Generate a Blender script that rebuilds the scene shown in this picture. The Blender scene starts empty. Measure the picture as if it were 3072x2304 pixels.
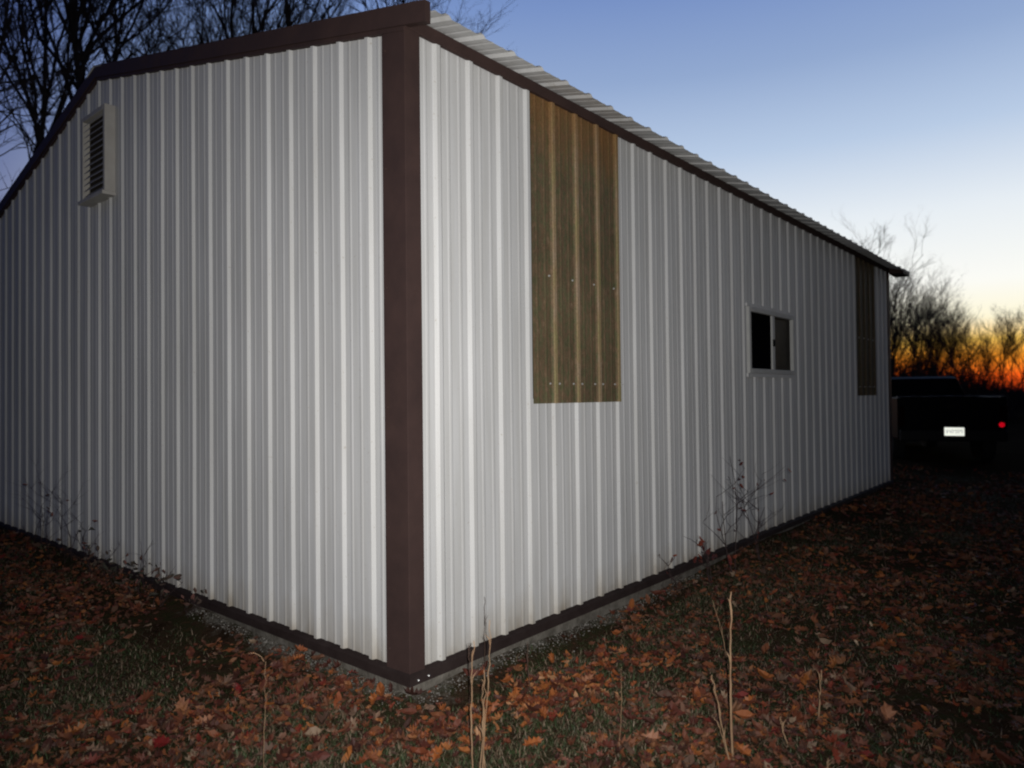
import bpy, math, random
from mathutils import Vector, Matrix, Quaternion, noise
from bpy_extras.object_utils import world_to_camera_view  # noqa (not needed for render)
R = math.radians
random.seed(11)
SC = bpy.context.scene
COL = SC.collection

# ------------------------------------------------------------------ camera
CAMP = Vector((-2.1659, -2.4810, 1.3065))
YAW, PITCH, ROLL, FPX = 0.7072, 0.0169, -0.0111, 2128.2
fwd = Vector((math.cos(PITCH)*math.cos(YAW), math.cos(PITCH)*math.sin(YAW), math.sin(PITCH)))
rt = Vector((math.sin(YAW), -math.cos(YAW), 0)); up = rt.cross(fwd)
rgt = rt*math.cos(ROLL) + up*math.sin(ROLL)
upp = -rt*math.sin(ROLL) + up*math.cos(ROLL)
cd = bpy.data.cameras.new("camera"); cam = bpy.data.objects.new("camera", cd); COL.objects.link(cam)
M = Matrix((rgt, upp, -fwd)).transposed().to_4x4(); M.translation = CAMP
cam.matrix_world = M
cd.sensor_width = 36.0; cd.lens = 36.0*FPX/3072.0
cd.clip_start = 0.05; cd.clip_end = 3000
cd.dof.use_dof = True; cd.dof.focus_distance = 3.9; cd.dof.aperture_fstop = 2.0
SC.camera = cam
SC.cycles.filter_width = 2.1          # soft hand-held compact camera picture
SC.view_settings.view_transform = 'Standard'; SC.view_settings.look = 'None'
SC.view_settings.exposure = 0; SC.view_settings.gamma = 1

def lin(r, g, b, k=1.0):
    f = lambda c: (c/255/12.92 if c/255 <= .04045 else ((c/255+.055)/1.055)**2.4)
    return (f(r)*k, f(g)*k, f(b)*k, 1)

# ------------------------------------------------------------------ dusk sky
W = bpy.data.worlds.new("World"); SC.world = W; W.use_nodes = True
nt = W.node_tree; N = nt.nodes; L = nt.links; N.clear()
wo = N.new('ShaderNodeOutputWorld'); bg = N.new('ShaderNodeBackground'); L.new(bg.outputs[0], wo.inputs[0])
tc = N.new('ShaderNodeTexCoord'); sep = N.new('ShaderNodeSeparateXYZ'); L.new(tc.outputs['Generated'], sep.inputs[0])
def math_node(tree, op, a, b=None, c=None):
    n = tree.nodes.new('ShaderNodeMath'); n.operation = op
    for i, v in enumerate((a, b, c)):
        if v is None: continue
        if isinstance(v, (int, float)): n.inputs[i].default_value = v
        else: tree.links.new(v, n.inputs[i])
    return n.outputs[0]
asn = math_node(nt, 'ARCSINE', sep.outputs[2])
el = math_node(nt, 'MULTIPLY', asn, 1/(math.pi/2))          # 0..1 over 0..90 deg
def ramp(tree, fac, stops, interp='LINEAR'):
    n = tree.nodes.new('ShaderNodeValToRGB'); cr = n.color_ramp; cr.interpolation = interp
    while len(cr.elements) < len(stops): cr.elements.new(0.5)
    for e, (p, c) in zip(cr.elements, stops): e.position = p; e.color = c
    tree.links.new(fac, n.inputs[0]); return n.outputs[0]
west = ramp(nt, el, [(0, lin(150, 36, 14)), (1.0/90, lin(246, 92, 26)), (2.4/90, lin(255, 158, 46)), (3.5/90, lin(255, 206, 98)),
    (5.0/90, lin(255, 248, 218)), (7.5/90, lin(252, 252, 246)), (12.5/90, lin(231, 238, 244)), (18/90, lin(184, 203, 229)),
    (23.6/90, lin(146, 169, 208)), (29/90, lin(120, 146, 198)), (42/90, lin(50, 68, 116)), (90/90, lin(14, 20, 38))])
east = ramp(nt, el, [(0, lin(14, 14, 18)), (6/90, lin(34, 40, 62)), (12/90, lin(54, 70, 132)), (25/90, lin(46, 64, 128)), (50/90, lin(20, 28, 54)), (1, lin(12, 17, 34))])
l2 = math_node(nt, 'SQRT', math_node(nt, 'ADD', math_node(nt, 'MULTIPLY', sep.outputs[0], sep.outputs[0]), math_node(nt, 'MULTIPLY', sep.outputs[1], sep.outputs[1])))
def lobe(az, c0, c1):          # smooth lobe round an azimuth, from cosine c0 (none) to c1 (full)
    dt = math_node(nt, 'ADD', math_node(nt, 'MULTIPLY', sep.outputs[0], math.cos(az)), math_node(nt, 'MULTIPLY', sep.outputs[1], math.sin(az)))
    m_ = N.new('ShaderNodeMapRange'); m_.interpolation_type = 'SMOOTHSTEP'; m_.inputs['From Min'].default_value = c0; m_.inputs['From Max'].default_value = c1
    L.new(math_node(nt, 'DIVIDE', dt, math_node(nt, 'ADD', l2, 0.0001)), m_.inputs['Value']); return m_.outputs[0]
mlow = lobe(R(3), .70, .93); mhigh = lobe(R(22), .46, .88)
lowm = N.new('ShaderNodeMapRange'); lowm.interpolation_type = 'SMOOTHSTEP'; lowm.inputs['From Min'].default_value = 2/90; lowm.inputs['From Max'].default_value = 12/90
L.new(el, lowm.inputs['Value'])
mm = N.new('ShaderNodeMix'); mm.data_type = 'FLOAT'; L.new(lowm.outputs[0], mm.inputs[0]); L.new(mlow, mm.inputs[2]); L.new(mhigh, mm.inputs[3])
mx = N.new('ShaderNodeMix'); mx.data_type = 'RGBA'
back = N.new('ShaderNodeMix'); back.data_type = 'RGBA'; L.new(lobe(R(65), -.2, .75), back.inputs[0])
back.inputs[6].default_value = lin(26, 34, 54); L.new(east, back.inputs[7])
L.new(mm.outputs[0], mx.inputs['Factor']); L.new(back.outputs[2], mx.inputs[6]); L.new(west, mx.inputs[7])
L.new(mx.outputs[2], bg.inputs[0]); bg.inputs[1].default_value = 1.0

# ------------------------------------------------------------------ camera flash (the only lamp: the photograph is a flash exposure)
ld = bpy.data.lights.new("camera_flash", 'SPOT'); flash = bpy.data.objects.new("camera_flash", ld); COL.objects.link(flash)
ld.energy = 620; ld.color = (1.0, 0.98, 0.955); ld.shadow_soft_size = 0.012
ld.spot_size = R(104); ld.spot_blend = 1.0
fm = Matrix((rgt, upp, -fwd)).transposed().to_4x4(); fm.translation = CAMP + rgt*0.05 + upp*0.03
fm = fm @ Matrix.Rotation(R(4), 4, 'Y') @ Matrix.Rotation(R(1), 4, 'X')
flash.matrix_world = fm

# ------------------------------------------------------------------ helpers
def at(px, dist, z=0.0):
    d = rgt*((px-1536)/FPX) + fwd; d = Vector((d.x, d.y, 0)).normalized()
    return Vector((CAMP.x + d.x*dist, CAMP.y + d.y*dist, z))

def tag(o, label=None, cat=None, group=None, kind=None):
    if label: o['label'] = label
    if cat: o['category'] = cat
    if group: o['group'] = group
    if kind: o['kind'] = kind
    return o

class MB:
    def __init__(s): s.v = []; s.f = []; s.sm = False
    def quad(s, a, b, c, d):
        i = len(s.v); s.v += [a, b, c, d]; s.f.append((i, i+1, i+2, i+3))
    def box(s, x0, y0, z0, x1, y1, z1, mat=None):
        i = len(s.v)
        P = [Vector(p) for p in ((x0,y0,z0),(x1,y0,z0),(x1,y1,z0),(x0,y1,z0),(x0,y0,z1),(x1,y0,z1),(x1,y1,z1),(x0,y1,z1))]
        if mat: P = [mat @ p for p in P]
        s.v += P
        s.f += [(i,i+3,i+2,i+1),(i+4,i+5,i+6,i+7),(i,i+1,i+5,i+4),(i+1,i+2,i+6,i+5),(i+2,i+3,i+7,i+6),(i+3,i,i+4,i+7)]
    def prism(s, pts, ext):            # pts: closed loop of Vectors, ext: Vector
        i = len(s.v); n = len(pts)
        s.v += [Vector(p) for p in pts] + [Vector(p)+ext for p in pts]
        s.f.append(tuple(range(i, i+n))[::-1]); s.f.append(tuple(range(i+n, i+2*n)))
        for k in range(n): s.f.append((i+k, i+(k+1) % n, i+n+(k+1) % n, i+n+k))
    def tube(s, pts, rad, sides=4, cap=True):
        i = len(s.v); n = len(pts)
        ref = Vector((0.31, 0.87, 0.38))
        for k, p in enumerate(pts):
            d = (pts[min(k+1, n-1)] - pts[max(k-1, 0)])
            if d.length < 1e-9: d = Vector((0, 0, 1))
            d.normalize(); a = d.cross(ref)
            if a.length < .05: a = d.cross(Vector((1, 0, 0)))
            a.normalize(); b = d.cross(a)
            for j in range(sides):
                t = 2*math.pi*j/sides
                s.v.append(p + (a*math.cos(t) + b*math.sin(t))*rad[k])
        for k in range(n-1):
            for j in range(sides):
                j2 = (j+1) % sides
                s.f.append((i+k*sides+j, i+k*sides+j2, i+(k+1)*sides+j2, i+(k+1)*sides+j))
        if cap:
            s.f.append(tuple(i+j for j in range(sides))[::-1]); s.f.append(tuple(i+(n-1)*sides+j for j in range(sides)))
    def lathe(s, c, axis, prof, n=24):   # prof: (radius, offset along axis)
        axis = axis.normalized(); a = axis.orthogonal().normalized(); b = axis.cross(a); i = len(s.v)
        for r_, h in prof:
            for j in range(n):
                t = 2*math.pi*j/n; s.v.append(c + axis*h + (a*math.cos(t)+b*math.sin(t))*r_)
        for k in range(len(prof)-1):
            for j in range(n):
                j2 = (j+1) % n; s.f.append((i+k*n+j, i+k*n+j2, i+(k+1)*n+j2, i+(k+1)*n+j))
        s.f.append(tuple(i+j for j in range(n))[::-1]); s.f.append(tuple(i+(len(prof)-1)*n+j for j in range(n)))
    def mesh(s, name, mat=None, smooth=False):
        me = bpy.data.meshes.new(name); me.from_pydata([tuple(v) for v in s.v], [], s.f)
        if mat: me.materials.append(mat)
        if smooth: me.polygons.foreach_set('use_smooth', [True]*len(me.polygons))
        me.update(); return me
    def build(s, name, mat=None, parent=None, smooth=False, bevel=0):
        o = bpy.data.objects.new(name, s.mesh(name, mat, smooth)); COL.objects.link(o)
        if parent: o.parent = parent
        if bevel:
            m = o.modifiers.new('bevel', 'BEVEL'); m.width = bevel; m.segments = 2; m.limit_method = 'ANGLE'; m.angle_limit = R(35)
        return o

def empty(name, loc=(0, 0, 0), rz=0):
    o = bpy.data.objects.new(name, None); o.location = loc; o.rotation_euler = (0, 0, rz); o.empty_display_size = .2
    COL.objects.link(o); return o

def copy_tree(o, parent=None):
    c = o.copy(); COL.objects.link(c)
    if parent: c.parent = parent
    for ch in list(o.children): copy_tree(ch, c)
    return c

# ------------------------------------------------------------------ materials
def principled(name, col, rough=.6, spec=.5, metal=0, var=None, vscale=3, vstretch=(1, 1, 1), bump=0, bscale=40, island=None, rvar=0):
    m = bpy.data.materials.new(name); m.use_nodes = True; t = m.node_tree; b = t.nodes['Principled BSDF']
    b.inputs['Roughness'].default_value = rough; b.inputs['Metallic'].default_value = metal
    b.inputs['Specular IOR Level'].default_value = spec
    b.inputs['Base Color'].default_value = (*col[:3], 1)
    tcn = t.nodes.new('ShaderNodeTexCoord'); mp = t.nodes.new('ShaderNodeMapping'); t.links.new(tcn.outputs['Object'], mp.inputs[0])
    mp.inputs['Scale'].default_value = vstretch
    if island:
        g = t.nodes.new('ShaderNodeNewGeometry'); c = ramp(t, g.outputs['Random Per Island'], island, 'LINEAR')
        t.links.new(c, b.inputs['Base Color'])
    elif var:
        n = t.nodes.new('ShaderNodeTexNoise'); n.inputs['Scale'].default_value = vscale; n.inputs['Detail'].default_value = 6; n.inputs['Roughness'].default_value = .65
        t.links.new(mp.outputs[0], n.inputs[0])
        c = ramp(t, n.outputs[0], [(.3, (*col[:3], 1)), (.7, (*var[:3], 1))]); t.links.new(c, b.inputs['Base Color'])
        if rvar:
            t.links.new(math_node(t, 'MULTIPLY_ADD', n.outputs[0], rvar, rough-rvar*.5), b.inputs['Roughness'])
    if bump:
        n = t.nodes.new('ShaderNodeTexNoise'); n.inputs['Scale'].default_value = bscale; n.inputs['Detail'].default_value = 4
        t.links.new(mp.outputs[0], n.inputs[0])
        bp = t.nodes.new('ShaderNodeBump'); bp.inputs['Strength'].default_value = 1; bp.inputs['Distance'].default_value = bump
        t.links.new(n.outputs[0], bp.inputs['Height']); t.links.new(bp.outputs[0], b.inputs['Normal'])
    return m

def metal_paint():
    m = bpy.data.materials.new('white_painted_steel'); m.use_nodes = True; t = m.node_tree; b = t.nodes['Principled BSDF']
    tcn = t.nodes.new('ShaderNodeTexCoord')
    def nz(scale, st, detail=5):
        mp = t.nodes.new('ShaderNodeMapping'); mp.inputs['Scale'].default_value = st; t.links.new(tcn.outputs['Object'], mp.inputs[0])
        n = t.nodes.new('ShaderNodeTexNoise'); n.inputs['Scale'].default_value = scale; n.inputs['Detail'].default_value = detail
        t.links.new(mp.outputs[0], n.inputs[0]); return n.outputs[0]
    big = ramp(t, nz(1.3, (1, 1, .35)), [(.3, (.51, .512, .508, 1)), (.7, (.60, .60, .595, 1))])
    streak = ramp(t, nz(22, (1, 1, .05)), [(.35, (.90, .895, .88, 1)), (.62, (1, 1, 1, 1))])
    speck = ramp(t, nz(60, (1, 1, 1), 3), [(.20, (.72, .66, .58, 1)), (.34, (1, 1, 1, 1))])
    def mul(a, c_):
        n = t.nodes.new('ShaderNodeMix'); n.data_type = 'RGBA'; n.blend_type = 'MULTIPLY'; n.inputs[0].default_value = 1
        t.links.new(a, n.inputs[6]); t.links.new(c_, n.inputs[7]); return n.outputs[2]
    c = mul(mul(big, streak), speck)
    # rain-splashed soil stain near the ground (a real stain, fixed to the sheet)
    sp = t.nodes.new('ShaderNodeSeparateXYZ'); t.links.new(tcn.outputs['Object'], sp.inputs[0])
    h = math_node(t, 'ADD', sp.outputs[2], math_node(t, 'MULTIPLY', nz(9, (1, 1, .4)), .34))
    dirt = ramp(t, h, [(.17, (.62, .55, .46, 1)), (.27, (.88, .85, .80, 1)), (.42, (1, 1, 1, 1))])
    c = mul(c, dirt)
    t.links.new(c, b.inputs['Base Color'])
    b.inputs['Roughness'].default_value = .55; b.inputs['Specular IOR Level'].default_value = .18
    bp = t.nodes.new('ShaderNodeBump'); bp.inputs['Distance'].default_value = .006; bp.inputs['Strength'].default_value = .6
    t.links.new(nz(4, (1, 1, .5), 2), bp.inputs['Height']); t.links.new(bp.outputs[0], b.inputs['Normal'])
    return m

WHITE = metal_paint()
BROWN = principled('brown_trim_steel', (.043, .028, .026), .55, .05, var=(.060, .037, .033), vscale=5, bump=.002, bscale=9, rvar=.2)
VINYL = principled('white_vinyl', (.40, .40, .385), .6, .1, var=(.47, .47, .45), vscale=6)
VENTM = principled('pale_vent_steel', (.42, .405, .375), .6, .2, var=(.36, .34, .31), vscale=9)
DARKIN = principled('dark_void', (.006, .006, .006), .9, .1)
VENTIN = principled('dusty_vent_screen', (.045, .038, .034), .9, .1)
GLASS = principled('dark_window_glass', (.003, .003, .004), .35, .0)
GLASS_BROWN = principled('brown_reflection_glass', (.010, .009, .007), .45, .04, var=(.034, .027, .018), vscale=5)  # faint brown reflection painted into the pane's base colour
CONC = principled('weathered_concrete', (.06, .052, .042), .95, .15, var=(.19, .175, .15), vscale=9, bump=.006, bscale=60)
SCREWM = principled('screw_head_zinc', (.75, .75, .73), .3, .6, metal=.6)
RUST = principled('rusty_screw', (.10, .03, .02), .7, .3)

def fiberglass(stain=True):
    m = bpy.data.materials.new('aged_fibreglass'); m.use_nodes = True; t = m.node_tree; b = t.nodes['Principled BSDF']
    tcn = t.nodes.new('ShaderNodeTexCoord')
    def nz(scale, st, d=6):
        mp = t.nodes.new('ShaderNodeMapping'); mp.inputs['Scale'].default_value = st; t.links.new(tcn.outputs['Object'], mp.inputs[0])
        n = t.nodes.new('ShaderNodeTexNoise'); n.inputs['Scale'].default_value = scale; n.inputs['Detail'].default_value = d; n.inputs['Roughness'].default_value = .7
        t.links.new(mp.outputs[0], n.inputs[0]); return n.outputs[0]
    k_ = 1.0 if stain else .62          # far panel's colour darkened to stand for the weaker light on it
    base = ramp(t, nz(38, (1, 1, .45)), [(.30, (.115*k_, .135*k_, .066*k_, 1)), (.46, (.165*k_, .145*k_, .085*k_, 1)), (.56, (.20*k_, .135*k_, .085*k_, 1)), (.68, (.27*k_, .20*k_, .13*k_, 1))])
    cl = ramp(t, nz(4, (1, 1, .5)), [(.35, (.74, .72, .70, 1)), (.65, (1.08, 1.05, 1.0, 1))])
    mc = t.nodes.new('ShaderNodeMix'); mc.data_type = 'RGBA'; mc.blend_type = 'MULTIPLY'; mc.inputs[0].default_value = 1
    t.links.new(base, mc.inputs[6]); t.links.new(cl, mc.inputs[7]); base = mc.outputs[2]
    sy = t.nodes.new('ShaderNodeSeparateXYZ'); t.links.new(tcn.outputs['Object'], sy.inputs[0])
    ribf = ramp(t, math_node(t, 'MULTIPLY', sy.outputs[1], -40.0), [(.40, (0, 0, 0, 1)), (.66, (1, 1, 1, 1))])   # rib crests painted lighter: thicker fibre and the flash they catch
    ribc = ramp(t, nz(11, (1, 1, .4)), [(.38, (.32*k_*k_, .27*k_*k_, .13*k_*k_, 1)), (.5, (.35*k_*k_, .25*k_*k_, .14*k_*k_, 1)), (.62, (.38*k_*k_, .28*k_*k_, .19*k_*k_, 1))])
    mr_ = t.nodes.new('ShaderNodeMix'); mr_.data_type = 'RGBA'; t.links.new(ribf, mr_.inputs['Factor']); t.links.new(base, mr_.inputs[6]); t.links.new(ribc, mr_.inputs[7]); base = mr_.outputs[2]
    fine = ramp(t, nz(150, (1, 1, .7), 4), [(.3, (.55, .55, .53, 1)), (.7, (1.0, 1.0, 1.0, 1))])
    sp = t.nodes.new('ShaderNodeSeparateXYZ'); t.links.new(tcn.outputs['Object'], sp.inputs[0])
    h = math_node(t, 'ADD', sp.outputs[2], math_node(t, 'MULTIPLY_ADD', nz(5, (1, 1, .3)), .7, -.35))
    st = ramp(t, math_node(t, 'MULTIPLY', h, 1/4.0), [(.655, (0, 0, 0, 1)), (.775, (.85, .85, .85, 1))])
    mxn = t.nodes.new('ShaderNodeMix'); mxn.data_type = 'RGBA'; t.links.new(st, mxn.inputs['Factor'])
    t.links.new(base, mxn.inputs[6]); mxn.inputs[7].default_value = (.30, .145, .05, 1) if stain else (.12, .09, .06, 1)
    mu = t.nodes.new('ShaderNodeMix'); mu.data_type = 'RGBA'; mu.blend_type = 'MULTIPLY'; mu.inputs[0].default_value = 1
    t.links.new(mxn.outputs[2], mu.inputs[6]); t.links.new(fine, mu.inputs[7])
    t.links.new(mu.outputs[2], b.inputs['Base Color']); b.inputs['Roughness'].default_value = .6
    b.inputs['Specular IOR Level'].default_value = .08
    b.inputs['Subsurface Weight'].default_value = 0
    return m
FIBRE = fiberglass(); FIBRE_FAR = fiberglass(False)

# ------------------------------------------------------------------ ground
def sm(t): t = max(0., min(1., t)); return t*t*(3-2*t)
def gz(x, y):
    z = -.085 + .045*sm(1-max(-x, -y, 0)/.16)
    z += .115*sm((y-.6)/2.8)
    z += .080*sm((x-1.3)/3.0)
    d = math.hypot(x+.5, y+.5)
    z -= .05*sm((d-1)/3)*(1-sm((d-5)/8))
    z += .03*noise.noise(Vector((x*.9, y*.9, 3))) + .014*noise.noise(Vector((x*3.7, y*3.7, 7)))
    if d > 14: z += .25*noise.noise(Vector((x*.05, y*.05, 1)))*sm((d-14)/30)
    return z

def axis_vals():
    a = []; x = -4.0
    while x < 14: a.append(x); x += .10
    s = .1
    while x < 900: a.append(x); s *= 1.16; x += s
    a.append(900.)
    b = []; s = .1; x = -4.
    while x > -900: s *= 1.16; x -= s; b.append(x)
    return b[::-1] + a
xs = axis_vals(); ys = [v if v < 10 else v for v in axis_vals()]
g = MB(); nx = len(xs); ny = len(ys)
for y in ys:
    for x in xs: g.v.append(Vector((x, y, gz(x, y))))
for j in range(ny-1):
    for i in range(nx-1):
        g.f.append((j*nx+i, j*nx+i+1, (j+1)*nx+i+1, (j+1)*nx+i))
def ground_mat():
    m = bpy.data.materials.new('leafy_soil'); m.use_nodes = True; t = m.node_tree; b = t.nodes['Principled BSDF']
    tcn = t.nodes.new('ShaderNodeTexCoord')
    def nz(scale, d=8, r=.7):
        n = t.nodes.new('ShaderNodeTexNoise'); n.inputs['Scale'].default_value = scale; n.inputs['Detail'].default_value = d; n.inputs['Roughness'].default_value = r
        t.links.new(tcn.outputs['Object'], n.inputs[0]); return n.outputs[0]
    a = ramp(t, nz(7), [(.3, (.022, .014, .009, 1)), (.48, (.05, .032, .020, 1)), (.58, (.032, .034, .016, 1)), (.75, (.085, .042, .024, 1))])
    grav = ramp(t, nz(55, 5), [(.3, (.075, .068, .055, 1)), (.7, (.27, .25, .21, 1))])
    sp = t.nodes.new('ShaderNodeSeparateXYZ'); t.links.new(tcn.outputs['Object'], sp.inputs[0])
    # distance in front of the two walls -> bare gravelly drip strip
    dx = math_node(t, 'MULTIPLY', sp.outputs[0], -1.0); dy = math_node(t, 'MULTIPLY', sp.outputs[1], -1.0)
    dist = math_node(t, 'MAXIMUM', dx, dy)
    far = math_node(t, 'MAXIMUM', sp.outputs[0], sp.outputs[1])
    dd = math_node(t, 'ADD', dist, math_node(t, 'MULTIPLY', nz(5, 4), .55))
    dd = math_node(t, 'ADD', dd, math_node(t, 'MULTIPLY', math_node(t, 'MAXIMUM', math_node(t, 'SUBTRACT', far, 1.6), 0), .14))
    f = ramp(t, dd, [(.24, (1, 1, 1, 1)), (.38, (0, 0, 0, 1))])
    mxn = t.nodes.new('ShaderNodeMix'); mxn.data_type = 'RGBA'; t.links.new(f, mxn.inputs['Factor']); t.links.new(a, mxn.inputs[6]); t.links.new(grav, mxn.inputs[7])
    t.links.new(mxn.outputs[2], b.inputs['Base Color']); b.inputs['Roughness'].default_value = 1.0; b.inputs['Specular IOR Level'].default_value = 0
    bp = t.nodes.new('ShaderNodeBump'); bp.inputs['Distance'].default_value = .02; t.links.new(nz(45, 6), bp.inputs['Height']); t.links.new(bp.outputs[0], b.inputs['Normal'])
    return m
tag(g.build('ground', ground_mat(), smooth=True), kind='structure')

# ------------------------------------------------------------------ the building
LX, WY = 9.02, 7.42
H, SL = 3.075, 0.237            # eave height of roof sheet underside, slope
YR = WY/2
P9 = .2286
barn = empty('metal_building')
tag(barn, 'white ribbed steel pole building with dark brown trim and two brown see-through wall panels', 'building')
def profile(a, b, off):
    """points (u, depth) of the ribbed sheet between a and b; ribs centred at off + k*P9"""
    pts = []
    k0 = int(math.floor((a-off)/P9))-1; k1 = int(math.ceil((b-off)/P9))+1
    for k in range(k0, k1+1):
        c = off + k*P9
        for u, d in ((-.029, 0), (-.0115, .0145), (.0115, .0145), (.029, 0)): pts.append((c+u, d))
        for m_ in (P9/3, 2*P9/3):
            for u, d in ((-.012, 0), (-.005, .0022), (.005, .0022), (.012, 0)): pts.append((c+m_+u, d))
    pts.sort()
    def dep(u):
        for (u0, d0), (u1, d1) in zip(pts, pts[1:]):
            if u0 <= u <= u1: return d0 + (d1-d0)*((u-u0)/(u1-u0) if u1 > u0 else 0)
        return 0
    out = [(a, dep(a))] + [p for p in pts if a+1e-5 < p[0] < b-1e-5] + [(b, dep(b))]
    return out
def sheet(mb, a, b, off, pos, z0, z1, extra=(), lift=0, nz=6):
    pr = profile(a, b, off)
    for e in extra:
        if a < e < b and all(abs(p[0]-e) > 1e-4 for p in pr):
            for (u0, d0), (u1, d1) in zip(pr, pr[1:]):
                if u0 < e < u1: pr.append((e, d0+(d1-d0)*(e-u0)/(u1-u0))); pr.sort(); break
    i = len(mb.v); n = len(pr)
    for u, d in pr:
        lo = z0(u) if callable(z0) else z0; hi = z1(u) if callable(z1) else z1
        for k in range(nz+1):
            z = lo+(hi-lo)*k/nz
            w = .0022*noise.noise(Vector((u*1.7, z*.9, 5 if lift else 2)))
            mb.v.append(pos(u, d+lift+w, z))
    for q in range(n-1):
        for k in range(nz):
            mb.f.append((i+q*(nz+1)+k, i+(q+1)*(nz+1)+k, i+(q+1)*(nz+1)+k+1, i+q*(nz+1)+k+1))
RO, LO = .1997, .2686            # measured rib offsets
front = lambda u, d, z: Vector((u, -d, z))
gable = lambda u, d, z: Vector((-d, u, z))
PAN = [(.905, 1.815), (7.375, 8.295)]
WIN = (3.925, 5.07, 1.485, 2.075)
# eave-side wall, sheets around the see-through panels and the window opening
w = MB()
EV = 3.02; ZB = .045
cuts = [(.02, .91, ZB, EV), (.91, 1.81, ZB, 1.29), (1.81, WIN[0]+.01, ZB, EV), (WIN[0]+.01, WIN[1]-.01, ZB, WIN[2]+.01), (WIN[0]+.01, WIN[1]-.01, WIN[3]-.01, EV),
        (WIN[1]-.01, 7.38, ZB, EV), (7.38, 8.29, ZB, 1.29), (8.29, LX, ZB, EV)]
for a, b, z0, z1 in cuts: sheet(w, a, b, RO, front, z0, z1)
w.build('side_wall', WHITE, barn)
rl = lambda y: H - .03 + SL*min(y, WY-y)
w = MB(); sheet(w, .02, WY-.02, LO, gable, ZB, rl, extra=(YR,)); w.build('gable_wall', WHITE, barn)
w = MB(); sheet(w, .02, LX-.02, .1, lambda u, d, z: Vector((u, WY+d, z)), ZB, EV, nz=2)
w.build('back_wall', WHITE, barn)
w = MB(); sheet(w, .02, WY-.02, .1, lambda u, d, z: Vector((LX+d, u, z)), ZB, rl, extra=(YR,), nz=2); w.build('far_gable_wall', WHITE, barn)
# see-through fibreglass wall panels
def screw(parent, p, nrm, mat=SCREWM, r=.0055):
    s = MB(); s.lathe(Vector(p), nrm, [(r*1.1, 0), (r*1.1, .0015), (r, .002), (r, .006), (r*.6, .0075)], 8); return s.build('screw', mat, parent)
for pi, (a, b) in enumerate(PAN):
    s = MB(); sheet(s, a, b, RO, front, 1.262, EV, lift=.004, nz=10)
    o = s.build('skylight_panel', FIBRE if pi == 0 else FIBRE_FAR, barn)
    o['label'] = 'yellow-brown translucent ribbed panel nearer the corner' if pi == 0 else 'dark brown translucent ribbed panel near the far end'
    k0 = math.ceil((a-RO)/P9)
    for k in range(k0, k0+4):
        u = RO+k*P9
        screw(o, (u-.045, -.004, 1.995), Vector((0, -1, 0)))
        screw(o, (u-.045, -.004, 1.375), Vector((0, -1, 0))); screw(o, (u+.045, -.004, 1.375), Vector((0, -1, 0)))
for k in range(6):
    z = .12+.56*k
    screw(barn, (.052, -.020, z), Vector((0, -1, 0)), BROWN, .005); screw(barn, (-.020, .118, z+.02), Vector((-1, 0, 0)), BROWN, .005)
for p_ in ((.012, -.0395, .022), (.075, -.0395, .024)): screw(barn, p_, Vector((0, -1, 0)), SCREWM, .004)
so = screw(barn, (1.562, -.002, .211), Vector((0, -1, 0)), RUST, .009); so['label'] = 'rusty dark screw low on the wall'
# window
wi = empty('window'); wi.parent = barn
fr = MB(); a, b, z0, z1 = WIN
t_ = .042
def fbox(mb, x0, z0, x1, z1, y0=-.028, y1=.03): mb.box(x0, y0, z0, x1, y1, z1)
fbox(fr, a, z0, a+t_, z1); fbox(fr, b-t_, z0, b, z1); fbox(fr, a+t_, z0, b-t_, z0+t_); fbox(fr, a+t_, z1-t_, b-t_, z1)
fr.build('frame', VINYL, wi, bevel=.004)
fl = MB(); fl.box(a-.03, -.021, z1-.002, b+.03, -.002, z1+.028); fl.box(a-.03, -.024, z0-.032, b+.03, -.002, z0-.001); fl.build('flashing', WHITE, wi)
mid = 4.517
mu = MB(); mu.box(mid-.030, -.022, z0+t_, mid+.030, .02, z1-t_); mu.build('mullion', VINYL, wi, bevel=.004)
mu = MB(); mu.box(mid-.034, -.036, 1.745, mid+.005, -.0225, 1.81); mu.build('latch', DARKIN, wi, bevel=.003)
p = MB(); p.box(a+t_, -.004, z0+t_, mid-.030, .0, z1-t_); p.build('pane', GLASS, wi)
p = MB(); p.box(mid+.030, .006, z0+t_, b-t_, .010, z1-t_); p.build('pane', GLASS_BROWN, wi)
# trims
BASEM = principled('shaded_brown_base_trim', (.022, .015, .014), .7, .06, var=(.036, .026, .024), vscale=8, bump=.002, bscale=12)  # trim brown darkened in the colour for its downward-facing shade
tr = MB(); c = .020
tr.prism([Vector(p) for p in ((-c, -c, .03), (.074, -c, .03), (.074, -c+.004, .03), (.074, -.001, .03), (.070, -.001, .03), (.070, -c+.004, .03), (-c+.004, -c+.004, .03),
    (-c+.004, .139, .03), (-.001, .139, .03), (-.001, .143, .03), (-c, .143, .03))], Vector((0, 0, 2.995)))
tr.build('corner_trim', BROWN, barn, bevel=.002)
tr = MB(); tr.prism([(LX+c, -c, .03), (LX-.09, -c, .03), (LX-.09, -.001, .03), (LX-.086, -.001, .03), (LX-.086, -c+.003, .03), (LX+c-.003, -c+.003, .03), (LX+c-.003, .12, .03), (LX+c, .12, .03)][::-1], Vector((0, 0, 3.0)))
tr.build('corner_trim', BROWN, barn)
for y_, sg in ((0, -1), (WY, 1)):
    tr = MB(); y0 = y_+sg*.0255; y1 = y_+sg*.001
    tr.box(-.02, min(y0, y1), 3.008, LX+.02, max(y0, y1), H-.006 if sg < 0 else H-.006)
    tr.build('eave_trim', BROWN, barn, bevel=.003)
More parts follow.
